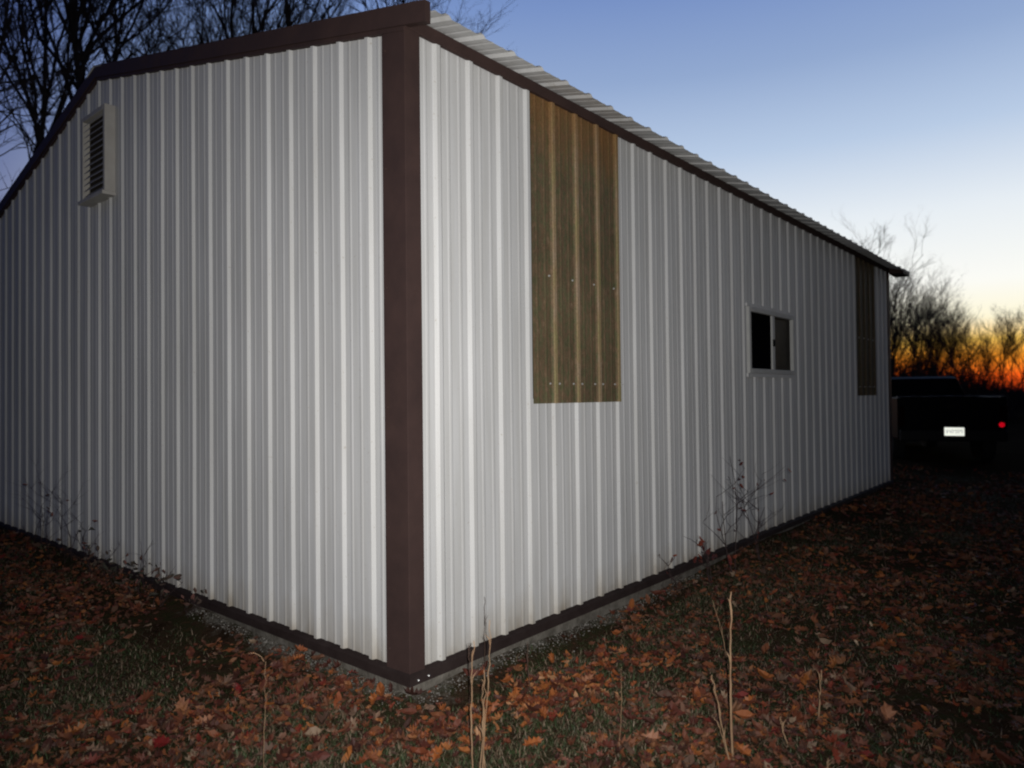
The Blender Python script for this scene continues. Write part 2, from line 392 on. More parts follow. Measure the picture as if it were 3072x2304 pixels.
def base_trim(axis):
    mb = MB(); n = 120; Ln = (LX if axis == 'x' else WY)+.0
    # folded drip ledge: slightly wavy bent lip
    prof = [(.0, .058), (.021, .052), (.034, .044), (.038, .002), (.022, -.004), (0, -.004)]
    i = 0
    for k in range(n+1):
        u = -.038 + (Ln+.038)*k/n
        wv = .0025*noise.noise(Vector((u*3, 9, 1)))
        for d, z in prof:
            uu = u if k else -d if d else 0
            P = Vector((uu if k else -d, -d-wv*(d > .01), z+wv))
            if axis == 'y': P = Vector((P.y, P.x, P.z))
            mb.v.append(P)
    m_ = len(prof)
    for k in range(n):
        for j in range(m_-1):
            q = (k*m_+j, k*m_+j+1, (k+1)*m_+j+1, (k+1)*m_+j)
            mb.f.append(q if axis == 'x' else q[::-1])
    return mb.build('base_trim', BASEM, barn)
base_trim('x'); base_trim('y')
def rake(xf, sgn):
    mb = MB()
    for s in (0, 1):
        def zz(y): return H + SL*y
        yb = YR
        def pt(y, x, dz): 
            yy = y if s == 0 else WY-y
            return Vector((x, yy, zz(y)+dz))
        x0, x1 = xf, xf+sgn*.032
        # proud upper cap and lower return
        for (za, zb, xa, xb, ya) in ((-.058, .040, x0-sgn*.002, x1, -.172), (-.080, -.0585, x0-sgn*.0, x0+sgn*.0235, -.018)):
            A = [pt(ya, xa, za), pt(ya, xb, za), pt(yb, xb, za), pt(yb, xa, za), pt(ya, xa, zb), pt(ya, xb, zb), pt(yb, xb, zb), pt(yb, xa, zb)]
            i = len(mb.v); mb.v += A
            mb.f += [(i, i+3, i+2, i+1), (i+4, i+5, i+6, i+7), (i, i+1, i+5, i+4), (i+1, i+2, i+6, i+5), (i+2, i+3, i+7, i+6), (i+3, i, i+4, i+7)]
    return mb.build('rake_trim', BROWN, barn)
rake(-.0, -1); rake(LX+.002, 1)
# roof sheets with ribs running down the slope
for s in (0, 1):
    mb = MB(); pr = profile(.004, LX+.05, .08); n = 6
    for u, d in pr:
        for k in range(n+1):
            y = -.2 + (YR+.2)*k/n; z = H + SL*y + d + .003*noise.noise(Vector((u*1.3, y, 4)))
            mb.v.append(Vector((u, y if s == 0 else WY-y, z)))
    for q in range(len(pr)-1):
        for k in range(n):
            f_ = (q*(n+1)+k, (q+1)*(n+1)+k, (q+1)*(n+1)+k+1, q*(n+1)+k+1); mb.f.append(f_ if s == 0 else f_[::-1])
    mb.build('roof', WHITE, barn)
rc = MB(); zr = H+SL*YR+.026
rc.prism([(-.04, YR-.16, zr-.16*SL), (-.04, YR, zr), (-.04, YR+.16, zr-.16*SL), (-.04, YR, zr+.012)], Vector((LX+.08, 0, 0))); rc.build('ridge_cap', WHITE, barn)
# far-end roof overhang return
fo = MB(); fo.box(LX+.03, -.2, 2.985, LX+.42, -.02, 3.022); fo.build('end_fascia', BROWN, barn)
fr_ = MB()
fr_.prism([(LX+.06, -.2, 3.03), (LX+.46, -.2, 3.03), (LX+.46, YR, 3.03+SL*(YR+.2)), (LX+.06, YR, 3.03+SL*(YR+.2))], Vector((0, 0, .022))); fr_.build('roof_overhang', WHITE, barn)
fd = MB()
for (x0, y0, x1, y1) in ((-.018, -.018, LX+.018, .15), (-.018, .1505, .15, WY+.018), (LX-.15, .1505, LX+.018, WY+.018), (.151, WY-.15, LX-.151, WY+.018)):
    fd.box(x0, y0, -.45, x1, y1, -.006)
fd.build('foundation', CONC, barn, bevel=.006)
fl = MB(); fl.box(.16, .16, -.2, LX-.16, WY-.16, .01); fl.build('floor_slab', CONC, barn)
# louvred gable vent
ve = empty('gable_vent'); ve.parent = barn
y0, y1, z0, z1, dp = 3.375, 3.865, 2.915, 3.585, .078
v = MB(); t_ = .035
v.box(-dp, y0, z0, .0, y0+t_, z1); v.box(-dp, y1-t_, z0, .0, y1, z1); v.box(-dp, y0+t_, z1-t_, .0, y1-t_, z1); v.box(-dp-.02, y0-.01, z0-.03, .0, y1+.01, z0-.0005)
v.build('frame', VENTM, ve, bevel=.004)
v = MB(); v.box(-.026, y0+t_, z0, -.02, y1-t_, z1-t_); v.build('backing', VENTIN, ve)
for k in range(13):
    z = z0+.02 + k*(z1-z0-.09)/12
    l = MB(); l.prism([(-dp+.008, y0+t_+.001, z), (-dp+.008, y0+t_+.001, z+.006), (-.03, y0+t_+.001, z+.052), (-.03, y0+t_+.001, z+.046)], Vector((0, y1-y0-2*t_-.002, 0)))
    l.build('louver', VENTM, ve)

# ------------------------------------------------------------------ leaf litter and grass
LEAFCOL = [(0, (.030, .012, .008, 1)), (.18, (.075, .018, .011, 1)), (.34, (.115, .034, .015, 1)), (.48, (.05, .026, .017, 1)), (.62, (.15, .048, .018, 1)), (.76, (.085, .052, .036, 1)), (.86, (.25, .085, .020, 1)), (.93, (.12, .014, .011, 1)), (.98, (.19, .13, .085, 1))]
LEAF = principled('dead_oak_leaf', (.1, .04, .02), .65, .3, island=LEAFCOL)
BIGLEAF = principled('tan_leaf', (.28, .13, .07), .6, .3, var=(.18, .07, .035), vscale=30)
ORLEAF = principled('orange_leaf', (.28, .09, .02), .55, .3, var=(.18, .05, .014), vscale=30)
REDLEAF = principled('dark_red_leaf', (.16, .012, .010), .55, .3, var=(.09, .008, .008), vscale=30)
PALELEAF = principled('pale_leaf', (.40, .30, .20), .6, .3, var=(.28, .2, .13), vscale=30)
GRASS = principled('short_grass', (.03, .05, .015), .6, .3, island=[(0, (.020, .034, .012, 1)), (.3, (.030, .056, .017, 1)), (.5, (.05, .062, .024, 1)), (.6, (.085, .055, .034, 1)), (.8, (.14, .095, .06, 1)), (1, (.22, .17, .12, 1))])
OAK = [(.0, -.50), (.035, -.36), (.13, -.30), (.09, -.18), (.24, -.10), (.13, .0), (.29, .12), (.15, .18), (.20, .34), (.07, .36), (0, .5)]
OVAL = [(.0, -.5), (.12, -.32), (.22, -.05), (.2, .18), (.08, .4), (0, .5)]
def leaf_geo(mb, p, size, q, shape, curl, rnd):
    half = shape; i = len(mb.v)
    ring = []
    for (x, y) in half: ring.append((x, y))
    left = [(-x*rnd.uniform(.8, 1.15), y) for (x, y) in half[1:-1]][::-1]
    ring += left
    n = len(ring); m_ = len(half)
    mids = {}
    for (x, y) in ring:
        z = curl*(x*x*3.4 + .9*y*y) + .07*math.sin(x*11+y*8+size*90)
        mb.v.append(p + q @ Vector((x*size, y*size, z*size)))
    # centre line fan
    i0 = len(mb.v)
    cy = [-.2, .08, .3]
    for y in cy: mb.v.append(p + q @ Vector((0, y*size, (curl*.5*y*y-.03)*size)))
    def near(y): return min(range(3), key=lambda k: abs(cy[k]-y))
    for k in range(n):
        a = ring[k]; b_ = ring[(k+1) % n]
        ka, kb = near(a[1]), near(b_[1])
        if ka == kb: mb.f.append((i+k, i+(k+1) % n, i0+ka))
        else: mb.f.append((i+k, i+(k+1) % n, i0+kb, i0+ka))
def tiltq(rnd, amt):
    ax = Vector((rnd.gauss(0, 1), rnd.gauss(0, 1), 0)).normalized()
    return Quaternion(ax, rnd.gauss(0, amt)) @ Quaternion((0, 0, 1), rnd.uniform(0, 6.283))
def in_build(x, y, m_=.0): return -m_ < x < LX+m_ and -m_ < y < WY+m_
def inview(x, y, far):
    d = Vector((x, y, -.1)) - CAMP; z = d.dot(fwd)
    if z < .6 or z > far: return False
    return abs(d.dot(rgt)/z) < .80 and d.dot(upp)/z > -.66
rnd = random.Random(5)
lm = MB(); cnt = 0
def litter_density(x, y):
    n = noise.noise(Vector((x*.8, y*.8, 11)))*.9 + noise.noise(Vector((x*2.6, y*2.6, 4)))*.5
    d = max(-x, -y)          # distance in front of the walls
    s = .42 + n*1.3
    if x > -.3: s += .22       # drift along the long side
    else: s += .16
    if y > 2.2 and x > -.9: s += .2
    if d < .10 and max(x, y) < 2.2: s *= .5
    return s
tries = 0
while cnt < 19000 and tries < 400000:
    tries += 1
    rr = rnd.random(); dist = .9 + 13*rr**1.7; az = rnd.uniform(-.72, .74)
    dv = fwd*math.cos(az) + rgt*math.sin(az)
    x = CAMP.x + dv.x*dist; y = CAMP.y + dv.y*dist
    if in_build(x, y, .045) or not inview(x, y, 16): continue
    if rnd.random() > litter_density(x, y): continue
    size = min(.10, .022+rnd.expovariate(1/.024)) * (1 if dist < 8 else 1.3)
    p = Vector((x, y, gz(x, y)+rnd.uniform(.004, .028)))
    leaf_geo(lm, p, size, tiltq(rnd, .5), OAK if rnd.random() < .6 else OVAL, rnd.uniform(-.9, 1.8), rnd); cnt += 1
DR = MB(); DCOL = principled('orange_drift_leaf', (.3, .1, .03), .6, .3, island=[(0, (.04, .014, .009, 1)), (.3, (.10, .026, .012, 1)), (.55, (.18, .048, .015, 1)), (.8, (.25, .085, .022, 1)), (1, (.30, .16, .08, 1))])
for _ in range(420):
    a_ = rnd.gauss(0, 1); b_ = rnd.gauss(0, 1); x = .45 + .42*a_ ; y = -.46 + .10*b_ - .07*a_
    if y > -.1: continue
    leaf_geo(DR, Vector((x, y, gz(x, y)+rnd.uniform(.006, .035))), rnd.uniform(.035, .085), tiltq(rnd, .55), OAK if rnd.random() < .7 else OVAL, rnd.uniform(-.6, 1.8), rnd)
tag(DR.build('leaf_drift', DCOL), 'brighter orange drift of leaves right of the straw stalk bundle', 'fallen leaves', kind='stuff')
tag(lm.build('leaf_litter', LEAF), 'carpet of red-brown fallen leaves on the ground', 'fallen leaves', kind='stuff')
gm = MB(); cnt = 0
while cnt < 110000:
    rr = rnd.random(); dist = .9 + 12*rr**1.6; az = rnd.uniform(-.72, .74)
    dv = fwd*math.cos(az) + rgt*math.sin(az)
    x = CAMP.x + dv.x*dist; y = CAMP.y + dv.y*dist
    if in_build(x, y, .05) or not inview(x, y, 14): continue
    dn = .5 + noise.noise(Vector((x*1.1, y*1.1, 31)))*1.3 + (.30 if x < -.5 else -.05)
    if max(-x, -y) < .2 and max(x, y) < 2.5: dn -= .45
    if rnd.random() > dn: continue
    h = rnd.uniform(.008, .030); wd = rnd.uniform(.001, .0024); a = rnd.uniform(0, 6.283)
    ca_, sa_ = math.cos(a), math.sin(a); ln = rnd.uniform(.4, 2.2)*h; z = gz(x, y)-.004
    if rnd.random() < .03: h *= 1.8
    P = Vector((x, y, z)); s_ = Vector((-sa_*wd, ca_*wd, 0))
    i = len(gm.v)
    m1 = P + Vector((ca_*ln*.35, sa_*ln*.35, h*.6)); tp = P + Vector((ca_*ln, sa_*ln, h))
    gm.v += [P-s_, P+s_, m1+s_*.8, m1-s_*.8, tp]; gm.f += [(i, i+1, i+2, i+3), (i+3, i+2, i+4)]; cnt += 1
tag(gm.build('grass', GRASS), 'short dark green grass between the fallen leaves', 'grass', kind='stuff')
# pebbles in the drip strip
STONE = principled('pale_gravel', (.2, .2, .2), .85, .2, island=[(0, (.06, .055, .048, 1)), (.5, (.14, .13, .115, 1)), (1, (.27, .255, .23, 1))])
pm = MB()
for k in range(2600):
    if rnd.random() < .62: x = rnd.uniform(-.02, 2.9); y = -.03-abs(rnd.gauss(0, .055)); 
    else: y = rnd.uniform(-.02, 2.0); x = -.03-abs(rnd.gauss(0, .045))
    r_ = rnd.uniform(.002, .006); c_ = Vector((x, y, gz(x, y)+r_*.3)); i = len(pm.v)
    q = tiltq(rnd, 1.5)
    for vv in ((1, 0, 0), (-1, 0, 0), (0, 1, 0), (0, -1, 0), (0, 0, .7), (0, 0, -.7)):
        pm.v.append(c_ + q @ (Vector(vv)*r_*rnd.uniform(.7, 1.2)))
    for f_ in ((0, 2, 4), (2, 1, 4), (1, 3, 4), (3, 0, 4), (2, 0, 5), (1, 2, 5), (3, 1, 5), (0, 3, 5)): pm.f.append(tuple(i+a for a in f_))
tag(pm.build('gravel', STONE), 'pale gravel along the foot of the walls', 'gravel', kind='stuff')

def ground_at(px, py):
    d = fwd + rgt*((px-1536)/FPX) - upp*((py-1152)/FPX); t = 1.
    z = -.1
    for _ in range(12):
        t = (z-CAMP.z)/d.z; P = CAMP+d*t; z = gz(P.x, P.y)
    return Vector((P.x, P.y, z))
# individually visible leaves
BL = [(548, 2145, .15, BIGLEAF, 'large tan oak leaf, biggest leaf in the left foreground'), (612, 2185, .10, BIGLEAF, 'tan leaf curled beside the biggest tan oak leaf'),
      (1230, 2072, .10, ORLEAF, 'bright orange leaf just below the corner of the building'), (716, 2085, .075, REDLEAF, 'dark red leaf on grass left of the corner post'),
      (2665, 2175, .13, BIGLEAF, 'large tan oak leaf in the right foreground'), (2612, 1888, .045, PALELEAF, 'small round pale leaf on dark ground at right'),
      (2570, 1945, .045, PALELEAF, 'narrow pale leaf standing in grass below the small round one'), (1950, 2235, .10, BIGLEAF, 'pale orange leaf in the foreground, below centre right'),
      (1310, 2290, .10, ORLEAF, 'orange curled leaf at the bottom edge, below the corner of the building'), (2225, 2270, .10, ORLEAF, 'orange leaf next to the tallest dry stalk'),
      (1550, 2100, .085, ORLEAF, 'orange leaf right of the bundle of dry stalks'), (1760, 2060, .10, BIGLEAF, 'light orange leaf in the drift right of the stalk bundle'),
      (895, 1990, .07, ORLEAF, 'orange leaf close to the gable wall foundation'), (1120, 2120, .09, ORLEAF, 'orange leaf left of the corner of the building'),
      (240, 1930, .08, REDLEAF, 'dull red leaf in the dark grass at far left'), (2250, 2120, .09, ORLEAF, 'orange brown leaf right of the tallest dry stalk'),
      (480, 2250, .11, REDLEAF, 'russet leaf at the bottom left below the biggest tan leaf'), (1600, 2250, .10, ORLEAF, 'rust orange leaf at the bottom centre right of stalks')]
for k, (px, py, s_, mt, lb) in enumerate(BL):
    mb = MB(); r2 = random.Random(100+k)
    q = Quaternion(Vector((rgt.x, rgt.y, 0)), R(r2.uniform(18, 50))) @ Quaternion((0, 0, 1), r2.uniform(0, 6.28))
    leaf_geo(mb, Vector((0, 0, 0)), s_*.92, q, OAK, r2.uniform(.2, .8), r2)
    o = mb.build('fallen_leaf', mt); o.location = ground_at(px, py) + Vector((0, 0, .03)); tag(o, lb, 'leaf', 'single leaves lying on the litter')

# ------------------------------------------------------------------ dry stalks
STRAW = principled('dry_straw', (.34, .225, .13), .7, .3, var=(.19, .105, .06), vscale=25, vstretch=(1, 1, .3))
DARKST = principled('dead_brown_stem', (.055, .035, .028), .8, .2, var=(.09, .055, .04), vscale=20)
BARK = principled('twig_bark', (.06, .045, .04), .85, .2, var=(.10, .075, .06), vscale=20)
def stalk(px, pyb, pxt, pyt, rad, mat, label, nodes=2, wob=.005, cat='dry stalk', group='dry grass stalks in front of the wall', seed=0, frond=True):
    B = ground_at(px, pyb); r2 = random.Random(seed)
    dpt = (B-CAMP).dot(fwd)
    T = CAMP + (fwd + rgt*((pxt-1536)/FPX) - upp*((pyt-1152)/FPX))*dpt
    root = empty('dry_stalk', B); tag(root, label, cat, group)
    mb = MB(); n = 18; pts = []; rad_ = []
    for k in range(n+1):
        t = k/n
        w_ = Vector((r2.gauss(0, 1), r2.gauss(0, 1), 0))*wob*t*.6
        pts.append((T-B)*t + w_ + rgt*(wob*1.5*math.sin(t*3.1+seed))); rad_.append(rad*(1-.5*t)*r2.uniform(.8, 1.35)*(1.6 if .84 < t < .98 and rad > .0035 else 1))
    pts[0] = Vector((0, 0, -.02))
    mb.tube(pts, rad_, 6)
    if frond:
        for k in range(nodes):
            j = r2.randint(4, n-2); p0 = pts[j]; a = r2.uniform(0, 6.28)
            d = Vector((math.cos(a)*.14, math.sin(a)*.14, 1.0)).normalized(); ln = r2.uniform(.03, .08)
            q = [p0, p0+d*ln*.5+Vector((0, 0, .004)), p0+d*ln+Vector((math.cos(a)*.012, math.sin(a)*.012, -.004))]
            mb.tube(q, [rad*.6, rad*.8, rad*.15], 4)
    mb.build('stem', mat, root, smooth=True)
    return root
S = [(1418, 2330, 1422, 1922, .0030, STRAW, 'straw stalk at the left of the bundle in front of the brown base trim'),
     (1460, 2310, 1444, 2050, .0028, STRAW, 'short straw stalk in the middle of the bundle, leaning left'),
     (1452, 2340, 1466, 1860, .0026, STRAW, 'tallest straw stalk of the bundle right of the corner post'),
     (1440, 2320, 1452, 2010, .0026, STRAW, 'thin straw stalk between the two tallest of the bundle'),
     (1402, 2180, 1408, 1930, .0024, DARKST, 'dark line standing for a stalk shadow behind the left side of the straw bundle'),  # thin tube put in place of the left stalk's flash shadow
     (1450, 2060, 1459, 1790, .0016, DARKST, 'thin dark line for a stalk top and its shadow on the white wall behind the straw bundle'),  # thin tube drawn along the tallest stalk's shadow and dark top
     (1590, 2080, 1586, 1925, .0024, DARKST, 'dark dead stem right of the straw bundle'),
     (2202, 2280, 2190, 1775, .0042, STRAW, 'tall thick straw stalk alone in the right foreground'),
     (2196, 2290, 2128, 2025, .0030, STRAW, 'straw stalk leaning left from the foot of the tall thick one'),
     (2186, 2270, 2140, 2152, .0028, STRAW, 'short leaning straw stalk low beside the tall thick one'),
     (2184, 2010, 2140, 1800, .0020, STRAW, 'faint bent stalk up left of the tall thick one'),
     (2448, 2170, 2470, 2010, .0036, STRAW, 'short straw stalk leaning right at the right foreground'),
     (2362, 2240, 2346, 2150, .0030, STRAW, 'stubby straw stalk between the tall and the right leaning one'),
     (2490, 2330, 2484, 2275, .0032, STRAW, 'pale grass tuft stem at the bottom edge on the right'),
     (798, 2330, 792, 1985, .0012, STRAW, 'thin yellowish stalk curving over at the left foreground'),
     (1862, 2250, 1858, 2000, .0012, STRAW, 'hair thin straw stem right of the bundle in the leaves'),
     (2505, 1920, 2500, 1790, .0018, DARKST, 'faint stem in the dark ground at right'),
     (2660, 1760, 2640, 1560, .0020, DARKST, 'tall dim stem standing in the dark at right')]
for k, (a, b, c_, d, r_, mt, lb) in enumerate(S):
    rt_ = stalk(a, b, c_, d, r_, mt, lb, seed=k+3)
    if k == 14:   # curved seed head
        hb = MB(); st = CAMP + (fwd + rgt*((792-1536)/FPX) - upp*((1985-1152)/FPX))*((rt_.location-CAMP).dot(fwd)) - rt_.location
        hb.tube([st, st-rgt*.012+upp*.02, st-rgt*.035+upp*.032, st-rgt*.06+upp*.03], [.0012, .0012, .0016, .0006], 4); hb.build('seed_head', STRAW, rt_)

# ------------------------------------------------------------------ brambles and saplings by the walls
TWIGDARK = principled('dark_stem', (.03, .02, .02), .8, .2, var=(.05, .03, .028), vscale=15)
def sapling(name, base, height, seed, nb, leafmat, nleaf, label, cat, group=None, spread=.5, lean=Vector((0, 0, 0)), lsize=.03, rad=.004):
    r2 = random.Random(seed); root = empty(name, base); tag(root, label, cat, group)
    mb = MB(); tips = []
    def br(p, d, ln, r_, dep):
        n = 5; pts = [p]; dd = d.copy()
        for k in range(n):
            dd = (dd + Vector((r2.gauss(0, .16), r2.gauss(0, .16), r2.gauss(0, .08)+.02))).normalized(); pts.append(pts[-1]+dd*ln/n)
        mb.tube(pts, [r_*(1-.7*k/n) for k in range(n+1)], 4)
        tips.extend(pts[3:])
        if dep > 0:
            for _ in range(r2.randint(2, 4)):
                k = r2.randint(1, n); a = r2.uniform(0, 6.28)
                nd = (dd*.7 + Vector((math.cos(a), math.sin(a), r2.uniform(-.1, .6)))*spread*1.6).normalized()
                br(pts[k], nd, ln*r2.uniform(.35, .65), r_*.55, dep-1)
    for _ in range(nb):
        a = r2.uniform(0, 6.28)
        br(Vector((r2.gauss(0, .03), r2.gauss(0, .02), -.02)), (Vector((math.cos(a)*spread*.5, math.sin(a)*spread*.3, 1))+lean).normalized(), height*r2.uniform(.6, 1), rad, 2)
    mb.build('stem', TWIGDARK, root)
    if nleaf:
        lb_ = MB()
        for _ in range(nleaf):
            p = r2.choice(tips) + Vector((r2.gauss(0, .01), r2.gauss(0, .01), r2.gauss(0, .01)))
            q = Quaternion((1, 0, 0), r2.uniform(.3, 1.5)) @ tiltq(r2, .6)
            leaf_geo(lb_, p, lsize*r2.uniform(.6, 1.3), q, OVAL, .4, r2)
        lb_.build('leaves', leafmat, root)
    return root
WEEDLEAF = principled('withered_weed_leaf', (.05, .04, .03), .7, .2, island=[(0, (.03, .03, .022, 1)), (.5, (.06, .045, .035, 1)), (.8, (.10, .05, .04, 1)), (1, (.14, .06, .05, 1))])
RBL = principled('red_bramble_leaf', (.11, .02, .015), .6, .3, island=[(0, (.05, .015, .012, 1)), (.6, (.12, .022, .014, 1)), (1, (.20, .05, .02, 1))])
for (x, y, h, sd, nb, nl, lb, ls) in [
    (3.05, -.22, .95, 4, 3, 16, 'tall bare sapling with a few red leaves against the long wall left of the window', .045),
    (2.72, -.20, .40, 8, 3, 16, 'low red leaved bramble at the foot of the long wall', .085),
    (3.62, -.20, .62, 13, 3, 8, 'bare arching twigs against the long wall below the window', .03),
    (2.3, -.12, .30, 21, 2, 5, 'small dark twig weed at the foot of the long wall, nearest to the corner', .035)]:
    sapling('sapling', (x, y, gz(x, y)), h, sd, nb, RBL, nl, lb, 'sapling', 'saplings along the long wall', .8, lsize=ls, rad=.0045)
for k, (y, h, sd, nl, lb) in enumerate([
    (1.95, .22, 31, 26, 'low leafy weed at the gable wall foot, nearest to the corner'), (2.25, .34, 32, 60, 'bushy withered weed at the gable wall foot'),
    (2.6, .40, 33, 70, 'tall bushy withered weed, third from the corner along the gable wall'), (3.0, .36, 34, 55, 'withered weed clump where the base trim disappears'),
    (3.55, .46, 35, 26, 'reddish weed beyond where the base trim disappears'), (4.1, .75, 36, 8, 'tall bare twig weed against the gable wall, below the vent'),
    (4.9, .8, 37, 6, 'bare branched weed near the left end of the gable wall')]):
    x = -.10-.05*(k % 2)
    sapling('weed', (x, y, gz(x, y)), h*.8, sd, 4, WEEDLEAF, int(nl*.6), lb, 'weed', 'weeds along the gable wall', .7, lsize=.042, rad=.0028)

# ------------------------------------------------------------------ trees (bare winter woods)
TB = principled('tree_bark', (.035, .030, .028), .9, .15, var=(.07, .06, .055), vscale=6, vstretch=(1, 1, .25), bump=.02, bscale=12)
TW = principled('tree_twigs', (.07, .058, .055), .9, .1)
def make_tree(name, seed, height, spread=.5, fork=.0, dens=1.0, r0=None, levels=5, low=.25, trim=1.0):
    r2 = random.Random(seed); root = empty(name, (0, 0, 0))
    tk = MB(); cr = MB()
    r0 = r0 or height*.0068
    def br(p, d, ln, r_, dep, t0):
        n = 7 if dep >= levels-1 else (5 if dep > 1 else 3)
        pts = [p]; dd = d.copy(); jit = .06 if dep == levels else .17
        for k in range(n):
            dd = (dd + Vector((r2.gauss(0, jit), r2.gauss(0, jit), r2.gauss(0, jit*.6)+.05))).normalized(); pts.append(pts[-1]+dd*ln/n)
        endr = .35 if dep == levels else .3
        rad = [max(.003, r_*(1-(1-endr)*k/n)) for k in range(n+1)]
        (tk if dep >= levels-1 else cr).tube(pts, rad, 7 if dep == levels else (5 if dep == levels-1 else 3), cap=False)
        if dep == 0: return
        m_ = int({levels: 13, levels-1: 8, levels-2: 7, levels-3: 6, levels-4: 5}.get(dep, 4)*dens*r2.uniform(.8, 1.2))
        for q in range(m_):
            t = r2.uniform(t0, 1.0) if dep == levels else r2.uniform(.15, 1.0)
            f_ = t*n; k = min(n-1, int(f_)); p0 = pts[k].lerp(pts[k+1], f_-k)
            ax = (pts[k+1]-pts[k]).normalized(); a = r2.uniform(0, 6.28)
            o_ = ax.orthogonal().normalized(); o_ = Quaternion(ax, a) @ o_
            sp_ = spread*r2.uniform(.6, 1.4)
            nd = (ax + o_*sp_*(1.3 if dep == levels else 1.5) + Vector((0, 0, .15))).normalized()
            l2_ = ln*(.62 if dep == levels else .5)*r2.uniform(.55, 1.1)*(1.15-.55*t if dep == levels else 1)
            br(p0, nd, l2_, min(r_*.55, rad[k]*.75), dep-1, .2)
    br(Vector((0, 0, -.3)), Vector((r2.gauss(0, .03), r2.gauss(0, .03), 1)).normalized(), height*.9, r0, levels, low)
    tk.build('trunk', TB, root, smooth=True); cr.build('crown', TW, root)
    return root
proto = [make_tree('bare_tree', 3, 15, .42, levels=4, low=.22, dens=1.02), make_tree('bare_tree', 8, 17, .36, levels=4, low=.30, dens=.98),
         make_tree('bare_tree', 15, 13, .5, levels=4, low=.18, dens=1.05), make_tree('bare_tree', 23, 16, .32, levels=4, low=.35, dens=.95)]
used = set()
def place(k, P, s, rz, label, group, sz=None):
    o = proto[k] if k not in used else copy_tree(proto[k]); used.add(k)
    o.location = (P.x, P.y, gz(P.x, P.y)); o.rotation_euler = (0, 0, rz); o.scale = (s, s, sz or s)
    tag(o, label, 'tree', group)
# woods behind the building, seen over the gable
LT = [  # px, distance, proto, scale, rot, label
    (-60, 17, 0, 1.0, .3, 'bare tree at the left edge, its trunk half out of the picture'),
    (30, 19, 1, 1.0, 1.9, 'bare tree with a curved trunk at the far left, just inside the picture edge'),
    (300, 21, 3, 1.12, 2.2, 'tall bare tree with the thickest trunk, rising over the ridge above the vent'),
    (170, 23, 2, 1.15, .8, 'bare tree with dense upright branches over the left roof slope'),
    (510, 30, 2, 1.15, 5.0, 'slender bare tree at the right side of the left hand group'),
    (90, 28, 3, 1.1, 5.2, 'bare tree behind the left roof slope, second row'),
    (745, 24, 1, .93, 3.3, 'bare tree over the middle of the rake trim, first of the middle group'),
    (820, 27, 0, 1.08, 2.7, 'bare tree with fan of twigs over the rake trim, second of the middle group'),
    (905, 26, 3, 1.0, 4.4, 'bare tree over the rake trim, third of the middle group'),
    (1010, 30, 2, 1.22, 1.0, 'bare tree over the rake trim near the corner, last of the middle group'),
    (1330, 26, 1, .97, 2.0, 'lone bare tree whose top twigs show just over the eave right of the corner')]
for (px, d, k, s, rz, lb) in LT: place(k, at(px, d), s, rz, lb, 'bare trees behind the building')
# woods against the sunset at right
RT = [(2700, 42, 0, .60, .4, 'tallest bare tree beyond the far end of the building, round crown over the roof end'),
      (2790, 46, 1, .36, 2.4, 'bare tree just right of the tallest one'),
      (2640, 40, 2, .50, 1.4, 'bare tree partly hidden by the far corner of the building'),
      (2860, 50, 3, .36, 3.4, 'slim bare tree over the truck tailgate'),
      (2740, 40, 2, .40, 5.1, 'low dense bare tree over the truck cab'),
      (2820, 44, 0, .36, .9, 'low bare tree over the left part of the tailgate'),
      (2680, 37, 3, .38, 4.1, 'narrow bare tree right at the end of the wall'),
      (2930, 70, 1, .40, 1.1, 'far bare tree against the orange glow, left one'),
      (3000, 75, 3, .46, 5.6, 'far bare tree against the brightest orange glow'),
      (3060, 72, 0, .48, 3.8, 'far bare tree at the right edge of the picture'),
      (3110, 66, 2, .40, .2, 'far bare tree mostly beyond the right edge'),
      (3030, 88, 1, .50, 4.9, 'distant thin bare tree near the right edge')]
RT += [(2945, 64, 0, .40, 2.3, 'far bare tree in the gap between the dark thicket and the orange glow'), (2985, 60, 1, .30, .7, 'short twiggy bare tree low in the orange glow'), (2800, 43, 2, .33, 3.9, 'low spreading bare tree over the middle of the tailgate'), (2765, 38, 0, .30, 1.8, 'smallest bare tree, close behind the truck cab'),
      (2765, 52, 3, .42, 2.9, 'thin bare tree behind the gap beside the tallest one'), (2835, 56, 2, .44, 4.3, 'broad bare tree in the second row over the tailgate'),
      (2720, 50, 1, .44, 3.1, 'bare tree in the second row right of the far wall corner'), (2905, 58, 0, .42, 5.3, 'bare tree where the dark thicket meets the orange glow'),
      (2655, 48, 0, .52, 2.2, 'second row bare tree half behind the far wall corner'), (2875, 52, 3, .36, 1.7, 'short thin bare tree over the plate, second row')]
for (px, d, k, s, rz, lb) in RT: place(k, at(px, d), s, rz, lb, 'bare trees against the sunset')
